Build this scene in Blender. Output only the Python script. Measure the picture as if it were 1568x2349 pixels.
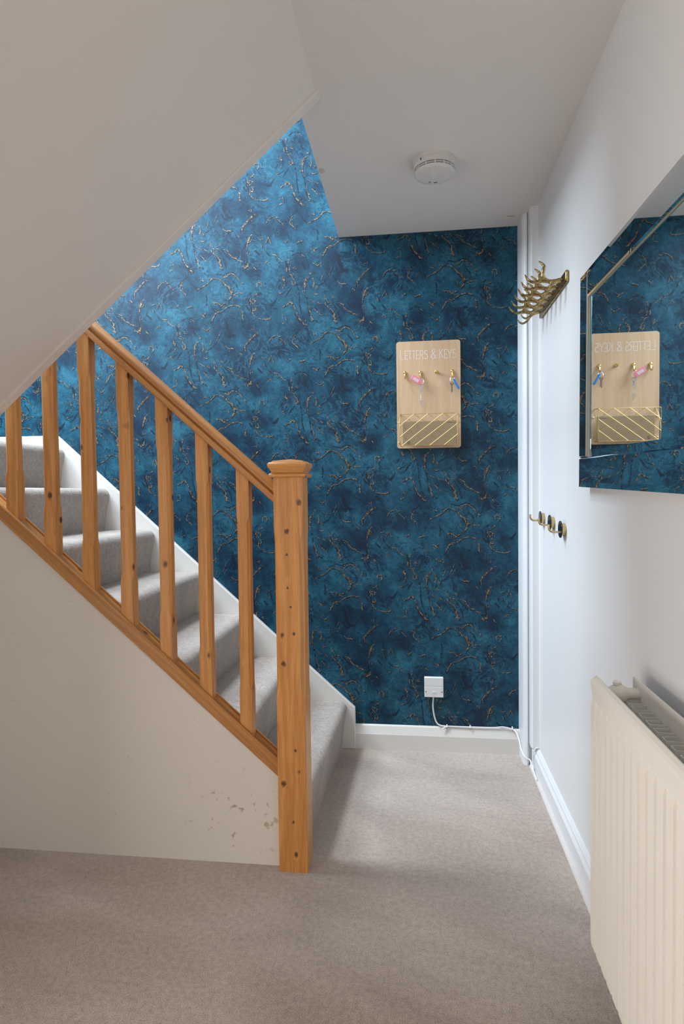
import bpy, bmesh, math, random
import numpy as np
from mathutils import Vector, Matrix

for o in list(bpy.data.objects):
    bpy.data.objects.remove(o, do_unlink=True)
SC = bpy.context.scene
COL = SC.collection
R2 = math.radians

# ------------------------------------------------------------------ camera
CAM_H = 1.1887
YAW, PITCH, ROLL, FPX = -0.1235, -0.0323, -0.0124, 1393.1
fw = Vector((math.sin(YAW) * math.cos(PITCH), math.cos(YAW) * math.cos(PITCH), math.sin(PITCH)))
rt = Vector((math.cos(YAW), -math.sin(YAW), 0))
up = rt.cross(fw)
rt2 = rt * math.cos(ROLL) + up * math.sin(ROLL)
up2 = -rt * math.sin(ROLL) + up * math.cos(ROLL)
cd = bpy.data.cameras.new('camera')
cam = bpy.data.objects.new('camera', cd)
COL.objects.link(cam)
m = Matrix.Identity(4)
for i in range(3):
    m[i][0], m[i][1], m[i][2] = rt2[i], up2[i], -fw[i]
m[0][3], m[1][3], m[2][3] = 0, 0, CAM_H
cam.matrix_world = m
cd.sensor_fit = 'HORIZONTAL'
cd.sensor_width = 36.0
cd.lens = FPX / 1568 * 36.0
cd.clip_start = 0.02
SC.camera = cam

# ------------------------------------------------------------------ world, lights, exposure
wd = bpy.data.worlds.new('world')
SC.world = wd
wd.use_nodes = True
wd.node_tree.nodes['Background'].inputs[0].default_value = (0.75, 0.87, 1.0, 1)
wd.node_tree.nodes['Background'].inputs[1].default_value = 1.0


def area_light(name, loc, direction, sx, sy, power, color, spread=180):
    l = bpy.data.lights.new(name, 'AREA')
    l.shape = 'RECTANGLE'
    l.size, l.size_y = sx, sy
    l.energy = power
    l.color = color
    l.spread = R2(spread)
    o = bpy.data.objects.new(name, l)
    COL.objects.link(o)
    o.location = loc
    o.rotation_euler = Vector(direction).to_track_quat('-Z', 'Y').to_euler()
    return o


# daylight through the tall window over the half landing
area_light('landing_window_daylight', (-2.70, 1.76, 3.42), (1, 0, 0), 1.15, 1.50, 172, (0.74, 0.87, 1.0))
# daylight through the rooflight over the flight
area_light('rooflight_daylight', (-2.20, 2.02, 4.86), (0, 0, -1), 0.85, 1.05, 190, (0.78, 0.89, 1.0))
# daylight through the hall window in the wall opposite the radiator
area_light('hall_window_daylight', (-2.55, -0.05, 0.75), (1, 0, 0), 1.6, 1.2, 54, (1.0, 0.935, 0.87))
# glazed front door at the far end of the hall, behind the viewer
area_light('front_door_daylight', (-0.9, -2.90, 1.35), (0, 1, 0), 1.5, 1.7, 3.5, (1.0, 0.92, 0.84))
vs = SC.view_settings
vs.view_transform = 'Standard'
vs.look = 'None'
vs.gamma = 1.0
vs.use_curve_mapping = False
vs.exposure = 0.0

# ------------------------------------------------------------------ helpers
def tag(o, label=None, cat=None, group=None, kind=None):
    if label: o['label'] = label
    if cat: o['category'] = cat
    if group: o['group'] = group
    if kind: o['kind'] = kind
    return o


def empty(name, loc):
    o = bpy.data.objects.new(name, None)
    o.empty_display_size = 0.05
    COL.objects.link(o)
    o.location = loc
    return o


def root_loc(p):
    v = Vector((0, 0, 0))
    while p is not None:
        v = v + p.location
        p = p.parent
    return v


class MB:
    """collects verts and faces (world coordinates) of one mesh"""
    def __init__(s):
        s.v, s.f = [], []

    def add(s, vs, fs):
        b = len(s.v)
        s.v += [tuple(x) for x in vs]
        s.f += [tuple(i + b for i in f) for f in fs]
        return s

    def box(s, x0, x1, y0, y1, z0, z1):
        v = [(x, y, z) for x in (x0, x1) for y in (y0, y1) for z in (z0, z1)]
        return s.add(v, [(0, 1, 3, 2), (4, 6, 7, 5), (0, 4, 5, 1), (2, 3, 7, 6), (0, 2, 6, 4), (1, 5, 7, 3)])

    def loft(s, rings, cap=True, closed=True):
        n = len(rings[0])
        v = [p for r in rings for p in r]
        f = []
        for i in range(len(rings) - 1):
            for j in range(n if closed else n - 1):
                k = (j + 1) % n
                f.append((i * n + j, i * n + k, (i + 1) * n + k, (i + 1) * n + j))
        if cap:
            f.append(tuple(range(n - 1, -1, -1)))
            f.append(tuple((len(rings) - 1) * n + j for j in range(n)))
        return s.add(v, f)

    def prism(s, poly, fn, a, b):
        """poly: 2D points, fn(u, v, t) -> 3D, swept from t=a to t=b"""
        return s.loft([[fn(u, v, a) for u, v in poly], [fn(u, v, b) for u, v in poly]])

    def lathe(s, prof, centre, axis, n=32):
        """prof: (radius, offset along axis)"""
        ax = Vector(axis).normalized()
        t = Vector((0, 0, 1)) if abs(ax.z) < .9 else Vector((1, 0, 0))
        e1 = ax.cross(t).normalized()
        e2 = ax.cross(e1)
        c = Vector(centre)
        rings = []
        for r, h in prof:
            r = max(r, 1e-5)
            rings.append([c + ax * h + (e1 * math.cos(2 * math.pi * k / n) + e2 * math.sin(2 * math.pi * k / n)) * r for k in range(n)])
        return s.loft(rings)

    def tube(s, pts, rad, n=8):
        pts = [Vector(p) for p in pts]
        rr = rad if isinstance(rad, (list, tuple)) else [rad] * len(pts)
        rings = []
        prev = None
        for i, p in enumerate(pts):
            d = (pts[min(i + 1, len(pts) - 1)] - pts[max(i - 1, 0)]).normalized()
            if prev is None:
                t = Vector((0, 0, 1)) if abs(d.z) < .9 else Vector((1, 0, 0))
                e1 = d.cross(t).normalized()
            else:
                e1 = (prev - d * prev.dot(d)).normalized()
            prev = e1
            e2 = d.cross(e1)
            rings.append([p + (e1 * math.cos(2 * math.pi * k / n) + e2 * math.sin(2 * math.pi * k / n)) * rr[i] for k in range(n)])
        return s.loft(rings)

    def build(s, name, mat, parent=None, smooth=False, bevel=0, seg=2, angle=35):
        off = root_loc(parent)
        me = bpy.data.meshes.new(name)
        me.from_pydata([(x - off.x, y - off.y, z - off.z) for x, y, z in s.v], [], s.f)
        bm = bmesh.new()
        bm.from_mesh(me)
        bmesh.ops.recalc_face_normals(bm, faces=bm.faces)
        bm.to_mesh(me)
        bm.free()
        me.materials.append(mat)
        o = bpy.data.objects.new(name, me)
        COL.objects.link(o)
        o.parent = parent
        if bevel:
            b = o.modifiers.new('bevel', 'BEVEL')
            b.width = bevel
            b.segments = seg
            b.limit_method = 'ANGLE'
            b.angle_limit = R2(angle)
            smooth = True
        if smooth:
            for p in me.polygons:
                p.use_smooth = True
            try:
                me.set_sharp_from_angle(angle=R2(40))
            except Exception:
                pass
        return o


def smooth_path(pts, n=6):
    """Catmull-Rom through points"""
    P = [Vector(p) for p in pts]
    P = [P[0] * 2 - P[1]] + P + [P[-1] * 2 - P[-2]]
    out = []
    for i in range(1, len(P) - 2):
        for k in range(n):
            t = k / n
            a, b, c, d = P[i - 1], P[i], P[i + 1], P[i + 2]
            out.append(0.5 * ((2 * b) + (c - a) * t + (2 * a - 5 * b + 4 * c - d) * t * t + (3 * b - a - 3 * c + d) * t ** 3))
    out.append(P[-2])
    return out


# ------------------------------------------------------------------ materials
class NT:
    def __init__(s, name):
        s.m = bpy.data.materials.new(name)
        s.m.use_nodes = True
        s.t = s.m.node_tree
        s.n = s.t.nodes
        s.b = s.n['Principled BSDF']

    def new(s, typ, **kw):
        nd = s.n.new(typ)
        for k, v in kw.items():
            setattr(nd, k, v)
        return nd

    def link(s, a, b):
        s.t.links.new(a, b)

    def coord(s, scale=(1, 1, 1), rot=(0, 0, 0), loc=(0, 0, 0), rnd=0.0):
        tc = s.new('ShaderNodeTexCoord')
        mp = s.new('ShaderNodeMapping')
        mp.inputs['Rotation'].default_value = rot
        mp.inputs['Location'].default_value = loc
        src = tc.outputs['Object']
        if rnd:
            oi = s.new('ShaderNodeObjectInfo')
            mul = s.math('MULTIPLY', oi.outputs['Random'], rnd)
            add = s.new('ShaderNodeVectorMath', operation='ADD')
            s.link(src, add.inputs[0])
            s.link(mul, add.inputs[1])
            src = add.outputs[0]
        s.link(src, mp.inputs[0])
        mul = s.new('ShaderNodeVectorMath', operation='MULTIPLY')
        s.link(mp.outputs[0], mul.inputs[0])
        mul.inputs[1].default_value = scale
        return mul.outputs[0]

    def noise(s, vec, scale, detail=3, rough=.5, dist=0):
        nd = s.new('ShaderNodeTexNoise')
        s.link(vec, nd.inputs['Vector'])
        nd.inputs['Scale'].default_value = scale
        nd.inputs['Detail'].default_value = detail
        nd.inputs['Roughness'].default_value = rough
        nd.inputs['Distortion'].default_value = dist
        return nd.outputs['Fac']

    def ramp(s, fac, stops, interp='LINEAR'):
        nd = s.new('ShaderNodeValToRGB')
        nd.color_ramp.interpolation = interp
        el = nd.color_ramp.elements
        while len(el) < len(stops):
            el.new(0.5)
        for e, (p, c) in zip(el, stops):
            e.position = p
            e.color = (c, c, c, 1) if isinstance(c, (int, float)) else (*c, 1)
        s.link(fac, nd.inputs[0])
        return nd.outputs[0]

    def math(s, op, a, b=0.0, c=None, clamp=False):
        nd = s.new('ShaderNodeMath', operation=op)
        nd.use_clamp = clamp
        for i, x in enumerate((a, b) if c is None else (a, b, c)):
            if isinstance(x, (int, float)):
                nd.inputs[i].default_value = x
            else:
                s.link(x, nd.inputs[i])
        return nd.outputs[0]

    def mix(s, fac, a, b, mode='MIX'):
        nd = s.new('ShaderNodeMix', data_type='RGBA', blend_type=mode)
        for i, x in ((0, fac), (6, a), (7, b)):
            if isinstance(x, (int, float)):
                nd.inputs[i].default_value = x
            elif isinstance(x, tuple):
                nd.inputs[i].default_value = (*x, 1)
            else:
                s.link(x, nd.inputs[i])
        return nd.outputs[2]

    def bump(s, h, strength=.3, dist=.002):
        nd = s.new('ShaderNodeBump')
        nd.inputs['Strength'].default_value = strength
        nd.inputs['Distance'].default_value = dist
        s.link(h, nd.inputs['Height'])
        s.link(nd.outputs[0], s.b.inputs['Normal'])

    def out(s, color, rough=.5, metal=0, spec=None):
        for inp, x in (('Base Color', color), ('Roughness', rough), ('Metallic', metal)):
            if isinstance(x, (int, float)):
                s.b.inputs[inp].default_value = x
            elif isinstance(x, tuple):
                s.b.inputs[inp].default_value = (*x, 1)
            else:
                s.link(x, s.b.inputs[inp])
        if spec is not None:
            s.b.inputs['Specular IOR Level'].default_value = spec
        return s.m


def spot(n, vec, centre, radii):
    """soft blob mask at a place given in object coordinates"""
    sub = n.new('ShaderNodeVectorMath', operation='SUBTRACT')
    n.link(vec, sub.inputs[0])
    sub.inputs[1].default_value = centre
    mul = n.new('ShaderNodeVectorMath', operation='DIVIDE')
    n.link(sub.outputs[0], mul.inputs[0])
    mul.inputs[1].default_value = radii
    ln = n.new('ShaderNodeVectorMath', operation='LENGTH')
    n.link(mul.outputs[0], ln.inputs[0])
    return ln.outputs['Value']


def mat_paint(name, col, rough=.55, bumps=.12, var=.04):
    n = NT(name)
    v = n.coord()
    big = n.noise(v, 2.2, 3)
    c = n.mix(n.math('MULTIPLY', big, var), col, tuple(x * .6 for x in col))
    n.bump(n.noise(v, 180, 2), bumps, .0006)
    return n.out(c, rough)


def mat_ceiling():
    n = NT('ceiling_paint')
    v = n.coord()
    col = (.80, .765, .73)
    warp = n.noise(v, 30, 3)
    c = col
    # two old water / filler stains on the plaster
    for ctr, rad, cc in (((-.333, 2.208, 2.35), (.015, .026, .05), (.50, .44, .37)), ((.403, 2.683, 2.35), (.022, .008, .05), (.22, .20, .19))):
        d = n.math('ADD', spot(n, v, ctr, rad), n.math('MULTIPLY', warp, .5))
        k = n.ramp(d, [(.95, 1.0), (1.25, 0.0)])
        c = n.mix(n.math('MULTIPLY', k, .6), c, cc)
    n.bump(n.noise(v, 160, 2), .1, .0006)
    return n.out(c, .6)


def mat_panel():
    """off-white painted plasterboard with scuffs and grubby marks"""
    n = NT('scuffed_paint')
    v = n.coord()
    c = n.mix(n.ramp(n.noise(v, 1.6, 3), [(.35, 0), (.7, .5)]), (.79, .735, .665), (.71, .66, .595))
    low = n.noise(n.coord(scale=(9, 1, 26), rot=(0, R2(-20), 0)), 2.6, 4, .6, 1.5)
    sc = n.ramp(low, [(.66, 0), (.72, .35)])
    c = n.mix(sc, c, (.40, .35, .30))
    spots = n.noise(v, 34, 2)
    near = n.ramp(spot(n, v, (-.58, 1.86, .16), (.22, 1, .20)), [(.3, 1), (1, 0)])
    dots = n.math('MULTIPLY', n.ramp(spots, [(.64, 0), (.70, 1)]), near)
    c = n.mix(n.math('MULTIPLY', dots, .75), c, (.33, .24, .15))
    n.bump(n.noise(v, 150, 2), .1, .0006)
    return n.out(c, .55)


def mat_carpet(name, light, dark, bump=1.0, sheen=.25):
    n = NT(name)
    v = n.coord()
    tuft = n.noise(v, 340, 3, .65)
    mid = n.noise(v, 70, 2)
    strk = n.noise(n.coord(scale=(1, 2.2, 1), rot=(0, 0, R2(25))), 1.7, 3, .55, .4)
    f = n.math('ADD', n.math('MULTIPLY', tuft, .75), n.math('MULTIPLY', mid, .25))
    c = n.ramp(f, [(.36, dark), (.62, light)])
    sh = n.ramp(strk, [(.38, (.80, .79, .78)), (.62, (1, 1, 1))])
    c = n.mix(1.0, c, sh, 'MULTIPLY')
    n.bump(n.math('ADD', tuft, n.math('MULTIPLY', mid, .6)), bump, .006)
    n.b.inputs['Sheen Weight'].default_value = sheen
    n.b.inputs['Sheen Roughness'].default_value = .45
    return n.out(c, .95, 0, .1)


def mat_pine(name, axis='z', slope=0.0, tint=1.0, knots=()):
    """varnished knotty pine; the grain runs along z, or along the pitch of the stairs"""
    n = NT(name)
    if axis == 'z':
        rot = (0, 0, 0)
    elif axis == 'slope':
        rot = (0, R2(90) - math.atan(slope), 0)
    else:
        rot = (0, R2(90), 0)
    g = n.coord(scale=(1, 1, .045), rot=rot, rnd=7.3)
    k3 = n.coord(scale=(1, 1, .7), rot=rot, rnd=7.3)
    vor = n.new('ShaderNodeTexVoronoi', feature='F1')
    vor.inputs['Scale'].default_value = 13.0
    n.link(k3, vor.inputs['Vector'])
    kd = vor.outputs['Distance']
    pull = n.math('MULTIPLY', n.ramp(kd, [(0.0, 1), (.20, 0)]), .35)
    ring = n.noise(g, 16, 2, .4)
    ring = n.math('ADD', n.math('MULTIPLY', ring, 7.0), n.math('MULTIPLY', pull, 3.0))
    wave = n.math('SINE', n.math('MULTIPLY', ring, 6.2))
    wave = n.math('MULTIPLY_ADD', wave, .5, .5)
    fine = n.ramp(n.noise(g, 260, 3, .7), [(.30, 0), (.70, 1)])
    tone = n.noise(g, 5, 2)
    f = n.math('ADD', n.math('MULTIPLY', wave, .28), n.math('ADD', n.math('MULTIPLY', fine, .40), n.math('MULTIPLY', tone, .32)))
    a = tuple(x * tint for x in (.72, .335, .092))
    b = tuple(x * tint for x in (.47, .180, .040))
    c = n.ramp(f, [(.25, a), (.85, b)])
    kn = n.ramp(kd, [(.055, 1), (.085, .9), (.105, .30), (.15, 0)])
    c = n.mix(n.math('MULTIPLY', kn, .92), c, (.065, .020, .007))
    if knots:
        ov = n.coord()
        wob = n.noise(ov, 110, 3)
        for kx, ky, kz, kr in knots:
            d = n.math('ADD', spot(n, ov, (kx, ky, kz), (kr, .02, kr * 1.15)), n.math('MULTIPLY', n.math('SUBTRACT', wob, .5), 1.6))
            c = n.mix(n.ramp(d, [(.40, .92), (.8, .62), (1.15, .22), (2.1, 0)]), c, (.070, .022, .008))
    n.bump(fine, .06, .0008)
    n.b.inputs['Coat Weight'].default_value = .25
    n.b.inputs['Coat Roughness'].default_value = .3
    return n.out(c, .42)


def mat_plain(name, col, rough=.4, metal=0.0, spec=None, nscale=60, namt=.08):
    n = NT(name)
    v = n.coord()
    f = n.math('MULTIPLY', n.noise(v, nscale, 2), namt)
    c = n.mix(f, col, tuple(x * .5 for x in col))
    return n.out(c, rough, metal, spec)


def mat_board():
    n = NT('pale_veneer')
    g = n.coord(scale=(1, 1, .03))
    f = n.math('ADD', n.math('MULTIPLY', n.noise(g, 60, 2), .55), n.math('MULTIPLY', n.noise(g, 300, 2), .45))
    c = n.ramp(f, [(.3, (.54, .355, .205)), (.7, (.67, .465, .285))])
    return n.out(c, .5)


def mat_brass_antique():
    n = NT('antique_brass')
    v = n.coord()
    f = n.noise(v, 90, 4, .65)
    c = n.ramp(f, [(.35, (.16, .11, .045)), (.62, (.52, .38, .17))])
    n.bump(n.noise(v, 260, 2), .12, .0006)
    return n.out(c, .30, 1.0)


def mat_wallpaper():
    n = NT('marbled_blue_wallpaper')
    v = n.coord()
    at = n.new('ShaderNodeAttribute', attribute_name='tone')
    ad = n.new('ShaderNodeAttribute', attribute_name='vein')
    cloud = n.noise(v, 13, 6, .60, 2.2)
    smoke = n.noise(n.coord(scale=(1.7, 1, .8), rot=(0, R2(35), 0)), 30, 5, .62, 1.2)
    tone = n.math('ADD', at.outputs['Fac'], n.math('ADD', n.math('MULTIPLY', n.math('SUBTRACT', cloud, .5), .80), n.math('MULTIPLY', n.math('SUBTRACT', smoke, .5), .62)))
    c = n.ramp(tone, [(.06, (.0035, .020, .046)), (.30, (.0045, .036, .070)), (.57, (.0085, .073, .120)), (.88, (.024, .135, .198))])
    fine = n.ramp(n.noise(v, 170, 3, .65), [(.32, .70), (.68, 1.16)])
    c = n.mix(1.0, c, fine, 'MULTIPLY')
    # thin swirling ink lines
    sw = n.math('ABSOLUTE', n.math('SUBTRACT', n.noise(v, 15, 3, .55, 1.6), .5))
    lines = n.ramp(sw, [(.004, 1), (.018, 0)])
    lines = n.math('MULTIPLY', lines, n.ramp(n.noise(v, 9, 2), [(.44, 0), (.54, .9)]))
    sw2 = n.math('ABSOLUTE', n.math('SUBTRACT', n.noise(n.coord(loc=(3, 1, 7)), 27, 3, .55, 2.4), .5))
    fine_lines = n.math('MULTIPLY', n.ramp(sw2, [(.004, 1), (.020, 0)]), n.ramp(n.noise(v, 12, 2), [(.47, 0), (.57, .75)]))
    lines = n.math('MAXIMUM', lines, fine_lines)
    sw3 = n.math('ABSOLUTE', n.math('SUBTRACT', n.noise(n.coord(loc=(9, 4, 2)), 11, 4, .6, 2.6), .5))
    wisp = n.math('MULTIPLY', n.ramp(sw3, [(.006, 1), (.05, 0)]), n.ramp(n.noise(v, 7, 2), [(.48, 0), (.60, .55)]))
    c = n.mix(wisp, c, (.030, .140, .205))
    edge = n.noise(v, 130, 3, .6)
    dv = n.ramp(n.math('ADD', ad.outputs['Fac'], n.math('MULTIPLY', n.math('SUBTRACT', edge, .5), .8)), [(.28, 0), (.52, 1)])
    dv = n.math('MAXIMUM', dv, lines)
    c = n.mix(n.math('MULTIPLY', dv, .88), c, (.0035, .012, .024))
    sp = n.ramp(n.noise(v, 210, 1), [(.68, 0), (.74, .85)])
    c = n.mix(sp, c, (.004, .012, .024))
    n.bump(n.noise(v, 300, 2), .12, .0005)
    return n.out(c, .42, 0, .28)


def mat_gold_foil():
    n = NT('gold_foil')
    v = n.coord()
    f = n.noise(v, 210, 4, .7)
    c = n.ramp(f, [(.36, (.006, .022, .034)), (.44, (.085, .056, .028)), (.52, (.34, .225, .105)), (.67, (.58, .425, .235))])
    k = n.ramp(f, [(.42, 0), (.52, .35)])
    return n.out(c, .42, k)


M = {}
M['ceiling'] = mat_ceiling()
M['soffit'] = mat_paint('soffit_paint', (.83, .78, .73))
M['wall'] = mat_paint('white_wall_paint', (.75, .75, .75), .42, .10)
M['gloss'] = mat_paint('white_gloss_paint', (.74, .705, .655), .32, .06)
M['gloss_cool'] = mat_paint('white_trim_paint', (.75, .76, .77), .38, .06)
M['bead'] = mat_paint('bead_paint', (.70, .645, .615), .4, .06)
M['panel'] = mat_panel()
M['carpet'] = mat_carpet('taupe_carpet', (.68, .565, .485), (.34, .272, .228), .55)
M['stair_carpet'] = mat_carpet('grey_stair_carpet', (.66, .565, .495), (.30, .247, .207), .75, .35)
SL = .89
M['pine'] = mat_pine('knotty_pine', 'z')
M['pine_newel'] = mat_pine('knotty_pine_newel', 'z', 0, 1.0, ((-.005, -.045, 1.071, .0085), (.034, -.045, 1.160, .009), (-.006, -.045, .999, .004), (-.005, -.045, .895, .0038), (.004, -.045, .836, .004), (-.024, -.045, .749, .007), (.012, -.045, .753, .0055), (-.021, -.045, .659, .008), (.012, -.045, .387, .005), (-.027, -.045, .281, .009), (.002, -.045, .160, .0045)))
M['pine_slope'] = mat_pine('knotty_pine_pitched', 'slope', SL, .80)
M['pine_cap'] = mat_pine('knotty_pine_cap', 'x', 0, .95)
M['insert'] = mat_plain('paper_insert', (.62, .50, .50), .6)
M['paper'] = mat_wallpaper()
M['gold'] = mat_gold_foil()
M['board'] = mat_board()
M['stairwell'] = mat_paint('dark_stairwell_paper', (.03, .10, .16), .5)
M['white_print'] = mat_plain('white_print', (.82, .80, .76), .5)
M['brass'] = mat_plain('polished_brass', (.80, .56, .20), .24, 1.0)
M['brass_satin'] = mat_plain('satin_brass', (.62, .45, .22), .33, 1.0)
M['brass_wire'] = mat_plain('gold_wire', (.55, .38, .145), .52, 1.0)
M['antique'] = mat_brass_antique()
M['black'] = mat_plain('black_lacquer', (.012, .012, .014), .12)
M['kraft'] = mat_plain('kraft_paper', (.34, .245, .135), .7, nscale=14, namt=.3)
M['ink'] = mat_plain('dark_print', (.09, .07, .045), .6)
M['pink'] = mat_plain('pink_plastic', (.85, .20, .33), .3)
M['blue'] = mat_plain('blue_plastic', (.02, .22, .62), .3)
M['silver'] = mat_plain('nickel', (.72, .71, .70), .22, 1.0)
M['steel'] = mat_plain('dull_steel', (.32, .28, .24), .35, 1.0)
M['plastic'] = mat_plain('white_plastic', (.78, .77, .76), .4)
M['alarm'] = mat_plain('alarm_plastic', (.74, .715, .69), .45, nscale=25, namt=.12)
M['dark'] = mat_plain('dark_gap', (.03, .03, .03), .6)
M['cream'] = mat_plain('cream_enamel', (.90, .855, .78), .32, nscale=8, namt=.06)
M['mirror'] = mat_plain('mirror_glass', (.86, .89, .88), .015, 1.0, namt=.02)
M['glass_edge'] = mat_plain('green_glass_edge', (.10, .30, .30), .12)
M['mdf'] = mat_plain('raw_fibreboard', (.52, .36, .25), .75, nscale=120, namt=.3)


def mat_fin():
    n = NT('grey_fin_enamel')
    v = n.coord()
    c = n.mix(n.ramp(n.noise(v, 60, 3), [(.66, 0), (.72, 1)]), (.80, .79, .73), (.22, .085, .03))
    return n.out(c, .5)


M['fin'] = mat_fin()

# ------------------------------------------------------------------ the setting
D = 2.785          # back wall
XR = 0.500         # wall with the mirror
HC = 2.350         # hall ceiling
YP = 1.861         # face of the panelling under the stairs
XF = -0.285        # where the sloping soffit meets the ceiling
SS = 0.856         # slope of the soffit
XE = -0.345        # edge of the stairwell opening


def struct(o):
    o['kind'] = 'structure'
    return o


struct(MB().box(-2.6, XR, -3.0, D, -.06, 0).build('floor', M['carpet']))
mb = MB().box(XE, XR, 1.812, D, HC, HC + .25).box(XF, XR, -3.0, 1.812, HC, HC + .25).box(-2.6, XF, -3.0, .85, HC, HC + .25)
struct(mb.build('ceiling', M['ceiling']))
sof = lambda x: HC + SS * (x - XF)
poly = [(-1.62, sof(-1.62)), (XF, HC), (XF, HC + .26), (-1.62, sof(-1.62) + .26)]
struct(MB().prism(poly, lambda u, v, t: (u, t, v), .85, 1.775).build('ceiling_slope', M['soffit']))
# painted batten along the open edge of the soffit
dz = .011
xe = XF + dz / SS
poly = [(-1.62, sof(-1.62) - dz), (xe, HC + .0005), (xe - .02, HC + .05), (-1.62, sof(-1.62) + .2)]
struct(MB().prism(poly, lambda u, v, t: (u, t, v), 1.773, 1.811).build('trim_1', M['soffit'], bevel=.002))
struct(MB().box(-1.72, -1.62, .85, 1.861, 0, 1.35).box(-2.6, -1.62, .84, .90, 0, HC).build('wall_stair_side', M['wall']))
poly = [(-1.62, sof(-1.62)), (XF, HC), (XF, HC + .2), (-1.62, HC + .2)]
struct(MB().prism(poly, lambda u, v, t: (u, t, v), .835, .85).build('wall_flight_side', M['soffit']))
# wall opposite the radiator with the hall window opening
mb = MB().box(-2.70, -2.6, -3.0, .90, 0, .10).box(-2.70, -2.6, -3.0, .90, 1.60, HC + .2)
mb.box(-2.70, -2.6, -3.0, -.90, .10, 1.60).box(-2.70, -2.6, .80, .90, .10, 1.60)
struct(mb.build('wall_left', M['wall']))
mb = MB().box(-2.70, XR + .1, -3.1, -3.0, 0, .5).box(-2.70, XR + .1, -3.1, -3.0, 2.2, HC + .2).box(-2.70, -1.65, -3.1, -3.0, .5, 2.2).box(-.15, XR + .1, -3.1, -3.0, .5, 2.2)
struct(mb.build('wall_front', M['wall']))
struct(MB().box(XR, XR + .1, -3.0, D + .1, 0, HC + .1).build('wall_right', M['wall']))

# panelling under the stairs: its top follows the pitch
zb = lambda x: .300 + .885 * (-.452 - x)      # underside of the base rail
poly = [(-1.70, 0), (-.438, 0), (-.438, zb(-.438) + .01), (-1.70, zb(-1.70) + .01)]
struct(MB().prism(poly, lambda u, v, t: (u, t, v), YP, YP + .014).build('wall_understairs', M['panel']))

# upstairs shell round the stairwell
struct(MB().box(-2.80, 1.3, D + .0015, D + .1, 0, 4.9).build('wall_upstairs_back', M['stairwell']))
mb = MB().box(-2.85, -2.75, .80, D + .1, .0, 2.35).box(-2.85, -2.75, .80, D + .1, 4.25, 4.95).box(-2.85, -2.75, .80, 1.12, 2.35, 4.25).box(-2.85, -2.75, 2.40, D + .1, 2.35, 4.25).box(-2.85, -2.75, 1.1, 2.45, 2.35, 2.65)
struct(mb.build('wall_landing', M['stairwell']))
struct(MB().box(-2.85, 1.3, .75, .85, HC + .25, 4.9).build('wall_upstairs_front', M['wall']))
struct(MB().box(1.3, 1.4, .75, D + .1, HC + .2, 4.9).box(XR, 1.4, .75, D + .1, HC + .1, HC + .25).build('wall_upstairs_right', M['wall']))
mb = MB().box(-2.85, -2.66, .75, D + .1, 4.9, 5.0).box(-1.74, 1.4, .75, D + .1, 4.9, 5.0).box(-2.66, -1.74, .75, 1.45, 4.9, 5.0).box(-2.66, -1.74, 2.59, D + .1, 4.9, 5.0)
struct(mb.build('ceiling_upstairs', M['wall']))


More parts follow.
